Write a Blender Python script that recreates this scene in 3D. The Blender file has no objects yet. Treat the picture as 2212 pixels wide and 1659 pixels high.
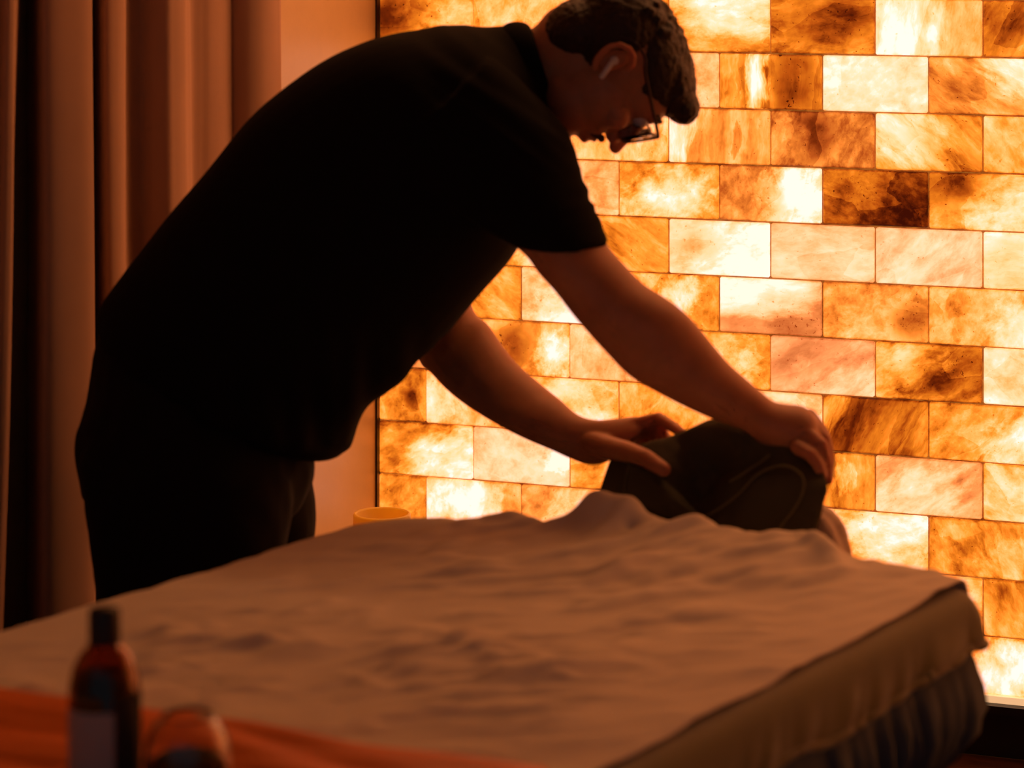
import bpy, bmesh, math, random
from mathutils import Vector, Matrix, noise as mnoise
random.seed(7)
R = math.radians
scene = bpy.context.scene

# ------------------------------------------------------------------ camera
FPX, CX, YH, EYE = 5800.0, 1106.0, -175.0, 1.475      # focal length in pixels of a 2212 x 1659 frame, horizon row, eye height
cam = bpy.data.cameras.new('camera')
camo = bpy.data.objects.new('camera', cam)
scene.collection.objects.link(camo)
camo.location = (0, 0, EYE)
camo.rotation_euler = (R(90), 0, 0)
cam.sensor_fit = 'HORIZONTAL'
cam.sensor_width = 36
cam.lens = FPX / 2212 * 36
cam.shift_y = -(829.5 - YH) / 2212
cam.clip_start = .05
cam.dof.use_dof = True
cam.dof.focus_distance = 4.65
cam.dof.aperture_fstop = 4.6
scene.camera = camo

# ------------------------------------------------------------------ world and exposure
wd = bpy.data.worlds.new('dim_room')
scene.world = wd
wd.use_nodes = True
wd.node_tree.nodes['Background'].inputs[0].default_value = (.66, .80, 1.0, 1)
wd.node_tree.nodes['Background'].inputs[1].default_value = .08
scene.view_settings.view_transform = 'Standard'
scene.view_settings.look = 'None'
scene.view_settings.gamma = 1
scene.view_settings.use_curve_mapping = False
scene.view_settings.exposure = 0
cy = scene.cycles
cy.use_denoising = True
cy.use_adaptive_sampling = True; cy.adaptive_threshold = .05; cy.adaptive_min_samples = 12
cy.max_bounces = 6; cy.diffuse_bounces = 2; cy.glossy_bounces = 2; cy.transmission_bounces = 5; cy.transparent_max_bounces = 4
cy.caustics_reflective = False; cy.caustics_refractive = False
SALT_GLOW = 1.05          # how strongly the backlit salt bricks shine
RED_GAIN = 1.7           # their light is far redder than a camera can record
FILL_GLOW = 16.0        # added warm fill, unseen, along the ceiling above the salt wall

# ------------------------------------------------------------------ helpers
def P(px, py, Y):        # a measured picture point at distance Y from the camera
    return Vector(((px - CX) / FPX * Y, Y, EYE - (py - YH) / FPX * Y))
def G(px, py, z):        # a measured picture point at height z
    return P(px, py, (EYE - z) * FPX / (py - YH))

def srgb(r, g, b):
    f = lambda c: (c / 255 / 12.92) if c / 255 <= .04045 else ((c / 255 + .055) / 1.055) ** 2.4
    return (f(r), f(g), f(b), 1)

def wloc(o):
    v = Vector((0, 0, 0))
    while o: v += o.location; o = o.parent
    return v

def tag(o, label=None, cat=None, group=None, kind=None):
    if label: o['label'] = label
    if cat: o['category'] = cat
    if group: o['group'] = group
    if kind: o['kind'] = kind
    return o

def empty(name, loc):
    o = bpy.data.objects.new(name, None)
    o.location = loc; o.empty_display_size = .05
    scene.collection.objects.link(o)
    return o

def mk(name, verts, faces, mat, parent=None, smooth=True, loc=None):
    """verts in world space; the object's origin is at loc (or at its parent's)."""
    base = wloc(parent) if parent else Vector((0, 0, 0))
    org = Vector(loc) if loc is not None else base
    me = bpy.data.meshes.new(name)
    me.from_pydata([tuple(Vector(v) - org) for v in verts], [], faces)
    me.update()
    if smooth: me.polygons.foreach_set('use_smooth', [True] * len(me.polygons))
    o = bpy.data.objects.new(name, me)
    o.location = org - base
    if parent: o.parent = parent
    scene.collection.objects.link(o)
    if mat: me.materials.append(mat)
    return o

def from_mesh(name, me, mat, parent=None, loc=None):
    base = wloc(parent) if parent else Vector((0, 0, 0))
    org = Vector(loc) if loc is not None else base
    me.transform(Matrix.Translation(-org))
    me.polygons.foreach_set('use_smooth', [True] * len(me.polygons))
    me.materials.clear(); me.materials.append(mat)
    me.name = name
    o = bpy.data.objects.new(name, me)
    o.location = org - base
    if parent: o.parent = parent
    scene.collection.objects.link(o)
    return o

class MB:                # collects shapes for one mesh
    def __init__(s): s.v = []; s.f = []
    def add(s, v, f):
        n = len(s.v); s.v += [Vector(q) for q in v]; s.f += [tuple(i + n for i in q) for q in f]; return s
    def rings(s, rings, cap=True, closed=True):
        n = len(rings[0]); v = []; f = []
        for r in rings: v += r
        m = n if closed else n - 1
        for i in range(len(rings) - 1):
            for j in range(m):
                a, b = i * n + j, i * n + (j + 1) % n
                f.append((a, b, b + n, a + n))
        if cap:
            f.append(tuple(reversed(range(n)))); f.append(tuple((len(rings) - 1) * n + j for j in range(n)))
        return s.add(v, f)
    def tube(s, pts, rad, n=10, cap=True):
        pts = [Vector(p) for p in pts]
        if not hasattr(rad, '__len__'): rad = [rad] * len(pts)
        rings = []; up = None
        for i, p in enumerate(pts):
            d = (pts[min(i + 1, len(pts) - 1)] - pts[max(i - 1, 0)]).normalized()
            if up is None:
                up = d.orthogonal().normalized()
            else:
                up = (up - d * up.dot(d)).normalized()
            w = d.cross(up)
            rings.append([p + (up * math.cos(a) + w * math.sin(a)) * rad[i] for a in (2 * math.pi * k / n for k in range(n))])
        return s.rings(rings, cap)
    def limb(s, pts, rad, n=14):       # a rounded, tapering chain
        s.tube(pts, rad, n)
        for p, r in zip(pts, rad): s.ball(p, (r, r, r), n=12, m=8)
        return s
    def ball(s, c, r, M=None, n=20, m=12):
        c = Vector(c); rings = []
        for i in range(m + 1):
            th = math.pi * min(max(i / m, .02), .98)
            ring = []
            for k in range(n):
                a = 2 * math.pi * k / n
                q = Vector((r[0] * math.sin(th) * math.cos(a), r[1] * math.sin(th) * math.sin(a), -r[2] * math.cos(th)))
                ring.append(c + (M @ q if M else q))
            rings.append(ring)
        return s.rings(rings)
    def box(s, c, h, M=None):
        c = Vector(c); v = []
        for x in (-1, 1):
            for y in (-1, 1):
                for z in (-1, 1):
                    q = Vector((x * h[0], y * h[1], z * h[2])); v.append(c + (M @ q if M else q))
        return s.add(v, [(0, 1, 3, 2), (4, 6, 7, 5), (0, 4, 5, 1), (2, 3, 7, 6), (0, 2, 6, 4), (1, 5, 7, 3)])
    def lathe(s, c, prof, n=40, cap=True, a0=0, a1=2 * math.pi):
        c = Vector(c); full = abs(a1 - a0 - 2 * math.pi) < 1e-6
        k = n if full else n + 1
        rings = [[c + Vector((r * math.cos(a0 + (a1 - a0) * j / n), r * math.sin(a0 + (a1 - a0) * j / n), z)) for j in range(k)] for r, z in prof]
        return s.rings(rings, cap and full, full)
    def build(s, name, mat, parent=None, smooth=True, loc=None): return mk(name, s.v, s.f, mat, parent, smooth, loc)

def pix_ring(A, B, Y, d, n=28, YB=None, e=2.0):
    """an elliptic section of a limb: A and B its two outline points in the picture, Y their distance, d its half depth"""
    a, b = P(A[0], A[1], Y), P(B[0], B[1], YB or Y)
    c, h = (a + b) / 2, (a - b) / 2
    r = []
    for k in range(n):
        t = 2 * math.pi * k / n; ct, st = math.cos(t), math.sin(t)
        r.append(c + h * (math.copysign(abs(ct) ** (2 / e), ct)) + Vector((0, d, 0)) * (math.copysign(abs(st) ** (2 / e), st)))
    return r

def crom(pts, t):        # Catmull-Rom through a list of vectors, t in 0..1
    n = len(pts) - 1; x = min(max(t, 0), 1) * n; i = min(int(x), n - 1); u = x - i
    p1, p2 = pts[i], pts[i + 1]
    p0 = pts[i - 1] if i > 0 else p1 * 2 - p2
    p3 = pts[i + 2] if i + 2 <= n else p2 * 2 - p1
    return .5 * ((2 * p1) + (p2 - p0) * u + (2 * p0 - 5 * p1 + 4 * p2 - p3) * u * u + (3 * p1 - p0 - 3 * p2 + p3) * u ** 3)

def smooth_rings(rings, m):            # more sections between the given ones
    n = len(rings[0]); cols = [[r[k] for r in rings] for k in range(n)]
    return [[crom(cols[k], i / m) for k in range(n)] for i in range(m + 1)]

def remesh(mb, voxel, smooth=4, fac=.5):
    me = bpy.data.meshes.new('t'); me.from_pydata([tuple(v) for v in mb.v], [], mb.f); me.update()
    bm = bmesh.new(); bm.from_mesh(me); bmesh.ops.recalc_face_normals(bm, faces=bm.faces); bm.to_mesh(me); bm.free()
    o = bpy.data.objects.new('t', me); scene.collection.objects.link(o)
    m = o.modifiers.new('r', 'REMESH'); m.mode = 'VOXEL'; m.voxel_size = voxel; m.adaptivity = 0
    if smooth:
        q = o.modifiers.new('s', 'SMOOTH'); q.factor = fac; q.iterations = smooth
    dg = bpy.context.evaluated_depsgraph_get(); dg.update()
    out = bpy.data.meshes.new_from_object(o.evaluated_get(dg))
    bpy.data.objects.remove(o); bpy.data.meshes.remove(me)
    return out

def displace(me, fn):
    me.update()
    nv = [v.normal.copy() for v in me.vertices]
    for v, n in zip(me.vertices, nv): v.co = v.co + n * fn(v.co)
    me.update()

def sstep(a, b, x):
    t = min(max((x - a) / (b - a), 0), 1); return t * t * (3 - 2 * t)

def seg_dist(p, a, b):
    ab = b - a; t = min(max((p - a).dot(ab) / ab.length_squared, 0), 1); return (p - a - ab * t).length, t
def poly_dist(p, pts):
    best = (9, 0)
    for i in range(len(pts) - 1):
        d, t = seg_dist(p, pts[i], pts[i + 1])
        if d < best[0]: best = (d, (i + t) / (len(pts) - 1))
    return best

# ------------------------------------------------------------------ materials
class NT:                # small node-tree writer
    def __init__(s, name):
        s.m = bpy.data.materials.new(name); s.m.use_nodes = True; s.t = s.m.node_tree
        s.b = s.t.nodes['Principled BSDF']; s.out = s.t.nodes['Material Output']
    def n(s, typ, **kw):
        q = s.t.nodes.new(typ)
        for k, v in kw.items(): setattr(q, k, v)
        return q
    def link(s, a, b): s.t.links.new(a, b)
    def val(s, sock, v):
        if isinstance(v, bpy.types.NodeSocket): s.link(v, sock)
        else: sock.default_value = v
    def math(s, op, a, b=0.0, c=None, clamp=False):
        q = s.n('ShaderNodeMath', operation=op, use_clamp=clamp)
        s.val(q.inputs[0], a); s.val(q.inputs[1], b)
        if c is not None: s.val(q.inputs[2], c)
        return q.outputs[0]
    def vmath(s, op, a, b=None, out=0):
        q = s.n('ShaderNodeVectorMath', operation=op); s.val(q.inputs[0], a)
        if b is not None: s.val(q.inputs[1], b)
        return q.outputs[out]
    def noise(s, vec, scale, detail=4, rough=.55, dist=0.0, out=0):
        q = s.n('ShaderNodeTexNoise')
        if vec is not None: s.link(vec, q.inputs['Vector'])
        q.inputs['Scale'].default_value = scale; q.inputs['Detail'].default_value = detail
        q.inputs['Roughness'].default_value = rough; q.inputs['Distortion'].default_value = dist
        return q.outputs[out]
    def ramp(s, fac, stops):
        q = s.n('ShaderNodeValToRGB'); s.link(fac, q.inputs[0]); e = q.color_ramp.elements
        while len(e) < len(stops): e.new(.5)
        for i, (p, c) in enumerate(stops): e[i].position = p; e[i].color = c
        return q.outputs[0]
    def obj(s): return s.n('ShaderNodeTexCoord').outputs['Object']
    def bump(s, h, strength=.3, dist=.01):
        q = s.n('ShaderNodeBump'); q.inputs['Strength'].default_value = strength; q.inputs['Distance'].default_value = dist
        s.link(h, q.inputs['Height']); s.link(q.outputs[0], s.b.inputs['Normal'])
    def set(s, **kw):
        names = dict(color='Base Color', rough='Roughness', metal='Metallic', spec='Specular IOR Level', sheen='Sheen Weight', sheenr='Sheen Roughness',
                     trans='Transmission Weight', ior='IOR', sss='Subsurface Weight', sssr='Subsurface Radius', ssss='Subsurface Scale', coat='Coat Weight', alpha='Alpha')
        for k, v in kw.items(): s.val(s.b.inputs[names[k]], v)
        return s

def cloth(name, col, rough=.9, weave=700, amp=.12, sheen=.15, spec=.2, wash=.12):
    t = NT(name); c = t.obj()
    v = t.noise(c, 9, 3)
    mix = t.n('ShaderNodeMix', data_type='RGBA'); t.link(v, mix.inputs[0])
    mix.inputs[6].default_value = tuple(x * (1 - wash) for x in col[:3]) + (1,); mix.inputs[7].default_value = tuple(min(1, x * (1 + wash)) for x in col[:3]) + (1,)
    t.set(color=mix.outputs[2], rough=rough, spec=spec)
    if sheen > .4: t.set(sheen=sheen)
    if amp > .25: t.bump(t.noise(c, weave, 1), amp, .002)
    return t.m

def wood(name, c1, c2, rough=.35, axis=(1, 12, 12), scale=3):
    t = NT(name); c = t.vmath('MULTIPLY', t.obj(), axis)
    f = t.noise(c, scale, 6, .6, .5)
    t.set(color=t.ramp(f, [(.3, c1), (.7, c2)]), rough=rough)
    t.bump(f, .08, .004)
    return t.m

def plain(name, col, rough=.5, bump=None, **kw):
    t = NT(name); c = t.obj(); v = t.noise(c, 14, 4)
    mix = t.n('ShaderNodeMix', data_type='RGBA'); t.link(v, mix.inputs[0])
    mix.inputs[6].default_value = tuple(x * .9 for x in col[:3]) + (1,); mix.inputs[7].default_value = tuple(min(1, x * 1.1) for x in col[:3]) + (1,)
    t.set(color=mix.outputs[2], rough=rough, **kw)
    if bump: t.bump(t.noise(c, bump[0], 3), bump[1], .003)
    return t.m

def salt_material():
    t = NT('backlit_salt'); co = t.obj()
    def attr(nm):
        q = t.n('ShaderNodeAttribute', attribute_type='OBJECT', attribute_name=nm)
        sp = t.n('ShaderNodeSeparateXYZ'); t.link(q.outputs['Vector'], sp.inputs[0]); return sp.outputs
    a, h, d, s_, g = attr('salt_tone'), attr('salt_bright'), attr('salt_dirt'), attr('salt_mix'), attr('salt_grade')
    sx = t.n('ShaderNodeSeparateXYZ'); t.link(co, sx.inputs[0])
    u = t.math('MULTIPLY', sx.outputs[0], 1 / .096); v = t.math('MULTIPLY', sx.outputs[2], 1 / .05)
    seed = t.n('ShaderNodeCombineXYZ')
    t.link(g[2], seed.inputs[0]); t.link(t.math('MULTIPLY', g[2], 1.7), seed.inputs[1]); t.link(t.math('MULTIPLY', g[2], -.6), seed.inputs[2])
    p = t.vmath('ADD', co, seed.outputs[0])
    wn = t.n('ShaderNodeTexNoise'); t.link(p, wn.inputs['Vector']); wn.inputs['Scale'].default_value = 15; wn.inputs['Detail'].default_value = 3; wn.inputs['Roughness'].default_value = .6
    warp = t.vmath('SUBTRACT', wn.outputs['Color'], (.5, .5, .5)); wsep = t.n('ShaderNodeSeparateXYZ'); t.link(warp, wsep.inputs[0])
    pw = t.vmath('ADD', p, t.vmath('MULTIPLY', warp, (.022, .022, .022)))
    rot = t.n('ShaderNodeVectorRotate', rotation_type='AXIS_ANGLE'); t.link(pw, rot.inputs['Vector'])
    rot.inputs['Axis'].default_value = (0, 1, 0); t.link(a[1], rot.inputs['Angle'])
    st = t.n('ShaderNodeCombineXYZ'); t.link(t.math('MULTIPLY_ADD', a[2], -.92, 1.0), st.inputs[0]); st.inputs[1].default_value = 1; st.inputs[2].default_value = 1
    ps = t.vmath('MULTIPLY', rot.outputs[0], st.outputs[0])
    n1 = t.noise(ps, 30, 5, .66, .15)
    vo = t.n('ShaderNodeTexVoronoi', feature='F1'); t.link(ps, vo.inputs['Vector']); vo.inputs['Scale'].default_value = 17
    vs = t.n('ShaderNodeSeparateXYZ'); t.link(vo.outputs['Color'], vs.inputs[0])          # flat fracture planes
    ca_, sa_ = t.math('COSINE', a[1]), t.math('SINE', a[1]); along = t.math('MULTIPLY_ADD', a[2], -.75, 1.0)      # patches follow the veins
    def spot(c):
        du = t.math('SUBTRACT', u, c[0]); dv = t.math('MULTIPLY', t.math('SUBTRACT', v, c[1]), .62)
        e1 = t.math('ADD', t.math('MULTIPLY', du, ca_), t.math('MULTIPLY', dv, sa_)); e2 = t.math('SUBTRACT', t.math('MULTIPLY', dv, ca_), t.math('MULTIPLY', du, sa_))
        e1 = t.math('MULTIPLY', e1, along)
        dist = t.math('SQRT', t.math('ADD', t.math('MULTIPLY', e1, e1), t.math('MULTIPLY', e2, e2)))
        dist = t.math('ADD', dist, t.math('MULTIPLY', t.math('SUBTRACT', n1, .5), -.9))
        f = t.math('SUBTRACT', 1.15, t.math('DIVIDE', dist, t.math('MAXIMUM', c[2], .01)), clamp=True)
        return t.math('MULTIPLY', f, t.math('MULTIPLY_ADD', f, -.6, 1.6))
    T = t.math('ADD', .435, a[0])
    T = t.math('ADD', T, t.math('MULTIPLY', wsep.outputs[1], .42))
    T = t.math('ADD', T, t.math('MULTIPLY', t.math('SUBTRACT', n1, .5), .95))
    T = t.math('ADD', T, t.math('MULTIPLY', t.math('SUBTRACT', vs.outputs[0], .5), .13))
    T = t.math('ADD', T, t.math('MULTIPLY', g[0], u)); T = t.math('ADD', T, t.math('MULTIPLY', g[1], v))
    T = t.math('ADD', T, t.math('MULTIPLY', s_[0], t.math('MULTIPLY', spot(h), .75)))
    sd = spot(d)
    T = t.math('SUBTRACT', T, t.math('MULTIPLY', t.math('MULTIPLY', s_[1], .75), t.math('MULTIPLY', sd, t.math('MULTIPLY_ADD', n1, 1.2, .25))))
    # grit, thickest in the dirty patch
    gn = t.noise(pw, 150, 2, .75)
    th = t.math('MULTIPLY_ADD', t.math('MULTIPLY', sd, s_[1]), -.10, .665)
    th = t.math('SUBTRACT', th, t.math('MULTIPLY', wsep.outputs[0], .12))
    spk = t.math('MULTIPLY', t.math('SUBTRACT', gn, th, clamp=True), 7, clamp=True)
    T = t.math('SUBTRACT', T, t.math('MULTIPLY', spk, .34))
    # duller rim where mortar has soaked in
    ev = t.math('ADD', t.math('SUBTRACT', t.math('ABSOLUTE', v), .93, clamp=True), t.math('SUBTRACT', t.math('ABSOLUTE', u), .965, clamp=True))
    T = t.math('SUBTRACT', T, t.math('MULTIPLY', ev, t.math('MULTIPLY', gn, 4.0)), clamp=True)
    def disp(r, gg, bb):
        c = srgb(r, gg, bb); return (c[0] / RED_GAIN if r < 246 else 1.0, c[1], c[2], 1)
    col = t.ramp(T, [(0.0, disp(60, 12, 2)), (.10, disp(112, 36, 4)), (.22, disp(184, 80, 14)), (.34, disp(232, 122, 26)), (.47, disp(250, 160, 52)),
                     (.61, disp(255, 192, 104)), (.76, disp(255, 218, 154)), (.90, disp(255, 234, 194)), (1.0, disp(255, 251, 238))])
    lum = t.n('ShaderNodeSeparateColor'); t.link(col, lum.inputs[0]); l = lum.outputs[1]
    pk = t.n('ShaderNodeCombineColor')
    t.link(t.math('MULTIPLY_ADD', l, .45, .38), pk.inputs[0]); t.link(t.math('MULTIPLY_ADD', l, .84, .09), pk.inputs[1]); t.link(t.math('MULTIPLY_ADD', l, .60, .005), pk.inputs[2])
    mx = t.n('ShaderNodeMix', data_type='RGBA'); t.link(t.math('MULTIPLY', s_[2], .8), mx.inputs[0]); t.link(col, mx.inputs[6]); t.link(pk.outputs[0], mx.inputs[7])
    t.set(color=t.vmath('MULTIPLY', mx.outputs[2], (.35, .35, .35)), rough=.5, spec=.2)
    t.link(t.vmath('MULTIPLY', mx.outputs[2], (RED_GAIN, 1, 1)), t.b.inputs['Emission Color']); t.b.inputs['Emission Strength'].default_value = SALT_GLOW
    return t.m

M = {}
M['salt'] = salt_material()
def _far():
    t = NT('backlit_salt_beyond'); g = t.n('ShaderNodeNewGeometry')
    n = t.noise(t.vmath('MULTIPLY', t.obj(), (1, 1, 2.2)), 22, 4, .62, .3)
    T = t.math('ADD', t.math('MULTIPLY', t.math('SUBTRACT', n, .5), .95), t.math('MULTIPLY_ADD', g.outputs['Random Per Island'], .38, .30), clamp=True)
    f = lambda r, gg, bb: (srgb(r, gg, bb)[0] / RED_GAIN if r < 246 else 1.0,) + tuple(srgb(r, gg, bb)[1:])
    col = t.ramp(T, [(0, f(60, 12, 2)), (.22, f(184, 80, 14)), (.47, f(250, 160, 52)), (.76, f(255, 218, 154)), (1, f(255, 251, 238))])
    t.set(color=t.vmath('MULTIPLY', col, (.35, .35, .35)), rough=.5)
    t.link(t.vmath('MULTIPLY', col, (RED_GAIN, 1, 1)), t.b.inputs['Emission Color']); t.b.inputs['Emission Strength'].default_value = SALT_GLOW
    t.m.cycles.emission_sampling = 'NONE'; return t.m
M['salt_far'] = _far()
M['salt'].cycles.emission_sampling = 'NONE'        # a wall this large is found by the scattered rays themselves
def _joint():
    t = NT('glowing_mortar'); f = t.noise(t.obj(), 40, 4)
    t.set(color=(.25, .13, .06, 1), rough=.9)
    t.link(t.ramp(f, [(.35, srgb(96, 44, 12)), (.7, srgb(190, 112, 40))]), t.b.inputs['Emission Color']); t.b.inputs['Emission Strength'].default_value = .75
    return t.m
M['joint'] = _joint(); M['joint'].cycles.emission_sampling = 'NONE'
def _strip():
    t = NT('added_fill_glow'); t.noise(t.obj(), 3); t.set(color=(.8, .6, .4, 1))
    t.b.inputs['Emission Color'].default_value = (1.0, .40, .14, 1); t.b.inputs['Emission Strength'].default_value = FILL_GLOW
    return t.m
M['strip'] = _strip()
M['plaster'] = plain('satin_beige_paint', (.54, .37, .17), .38, (120, .05), spec=.6)
M['ceiling'] = plain('ceiling_paint', (.35, .25, .18), .9)
M['dark_trim'] = wood('dark_trim_wood', (.010, .004, .002, 1), (.03, .010, .005, 1), .3)
M['plinth'] = plain('black_plinth_paint', (.006, .005, .005), .45)
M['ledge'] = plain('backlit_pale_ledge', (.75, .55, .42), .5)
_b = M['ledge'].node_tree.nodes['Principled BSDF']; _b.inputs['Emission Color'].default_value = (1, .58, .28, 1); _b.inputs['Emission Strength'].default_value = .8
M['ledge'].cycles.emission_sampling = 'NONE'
M['floor'] = wood('dark_floor_wood', (.020, .007, .004, 1), (.06, .020, .010, 1), .28, (2, 14, 2))
M['curtain'] = cloth('dusky_curtain', (.46, .30, .21), .95, 900, .1, .35, .1, .08)
M['sheet'] = cloth('cream_sheet', (.88, .79, .67), .9, 800, .10, .1, .2, .06)
M['olive'] = cloth('olive_blanket', (.19, .16, .045), 1.0, 500, .3, .5, .1, .2)
M['skirt'] = cloth('charcoal_cover', (.085, .115, .145), .85, 800, .1, .3, .25, .1)
M['towel'] = cloth('dark_towel', (.088, .082, .052), 1.0, 420, .5, .3, .1, .3)
M['towel_hem'] = cloth('towel_hem', (.16, .145, .08), 1.0, 500, .3, .3, .1, .2)
M['cover'] = cloth('pale_cradle_cover', (.62, .50, .42), .95, 700, .15, .2, .1, .1)
M['shirt'] = cloth('black_polo', (.009, .0085, .0085), .95, 900, .12, .03, .10, .1)
M['trousers'] = cloth('black_trousers', (.010, .009, .010), .9, 900, .1, .15, .15, .1)
M['shoe'] = plain('black_shoe_leather', (.01, .01, .01), .5)
M['orange'] = cloth('orange_satin', (.95, .20, .006), .45, 900, .04, .1, .5, .1)
M['vinyl'] = plain('black_vinyl', (.02, .02, .022), .5)
M['table_wood'] = wood('beech_leg', (.30, .16, .07, 1), (.42, .24, .11, 1), .4)
def _skin():
    t = NT('skin'); c = t.obj(); f = t.noise(c, 30, 4); 
    t.set(color=t.ramp(f, [(.3, (.47, .195, .10, 1)), (.7, (.57, .255, .135, 1))]), rough=.5, sss=.4, ssss=.022, spec=.4)
    t.b.inputs['Subsurface Radius'].default_value = (1, .25, .1)
    t.bump(t.noise(c, 420, 3), .12, .002)
    return t.m
M['skin'] = _skin()
M['hair'] = plain('dark_brown_hair', (.022, .012, .008), .55, (260, .8))
M['stubble'] = plain('dark_stubble', (.05, .022, .014), .8, (400, .5))
M['eye'] = plain('eye_white', (.7, .6, .55), .2)
M['iris'] = plain('dark_iris', (.03, .015, .01), .15)
M['frame'] = plain('tortoise_frame', (.035, .010, .008), .3)
def _lens():
    t = NT('lens_glass'); t.noise(t.obj(), 5)
    t.set(color=(1, 1, 1, 1), rough=.02, trans=1.0, ior=1.05); return t.m
M['lens'] = _lens()
M['bud'] = plain('white_gloss_plastic', (.85, .82, .80), .25)
def _glass(name, col, ior, rough=.03):
    t = NT(name); t.set(color=col, rough=rough, trans=1.0, ior=ior)
    t.bump(t.noise(t.obj(), 25, 2), .02, .002); return t.m
M['amber'] = _glass('amber_glass', (.50, .17, .03, 1), 1.5)
M['clear'] = _glass('clear_glass', (.98, .95, .92, 1), 1.45)
M['cap'] = plain('black_ribbed_cap', (.008, .008, .008), .5)
M['label'] = plain('grey_paper_label', (.50, .45, .40), .8, (90, .1))
M['label2'] = plain('dark_paper_band', (.02, .014, .012), .8)
M['oil'] = plain('dark_oil', (.03, .008, .002), .2)
M['cream'] = plain('grey_scrub', (.34, .28, .23), .85, (160, .6))
def _wax():
    t = NT('yellow_wax'); t.noise(t.obj(), 8)
    t.set(color=(.90, .56, .10, 1), rough=.45, sss=.6, ssss=.05); t.b.inputs['Subsurface Radius'].default_value = (1, .6, .2)
    return t.m
M['wax'] = _wax()
M['wick'] = plain('burnt_wick', (.02, .015, .01), .9)

# ------------------------------------------------------------------ the room: salt wall, side wall, floor
TH = R(20.54); cT, sT = math.cos(TH), math.sin(TH)
W0 = Vector((-.256, 5.1635, 0))                    # corner between the salt wall and the side wall
WD = Vector((cT, -sT, 0)); WN = Vector((-sT, -cT, 0))   # along the salt wall to the right, and out of it into the room
BW, BH = .1939, .1025                              # brick module
Z12 = EYE - .2452 - 11 * BH                        # foot of the lowest course
NCOL, NROW, NALL = 13, 22, 24                      # bricks built one by one; the wall runs on to NALL columns, far outside the picture
MW = Matrix.Rotation(-TH, 3, 'Z')
def wall_pt(u, out, z): return W0 + WD * u + WN * out + Vector((0, 0, z))
def wbox(mb, u0, u1, o0, o1, z0, z1):
    mb.box(wall_pt((u0 + u1) / 2, (o0 + o1) / 2, (z0 + z1) / 2), (abs(u1 - u0) / 2, abs(o1 - o0) / 2, (z1 - z0) / 2), MW); return mb
ROOM_H = 2.55
back = wbox(MB(), -.05, NALL * BW + .05, -.10, -.006, 0, ROOM_H).build('wall_back', M['joint'], smooth=False)
tag(back, kind='structure')

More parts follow.
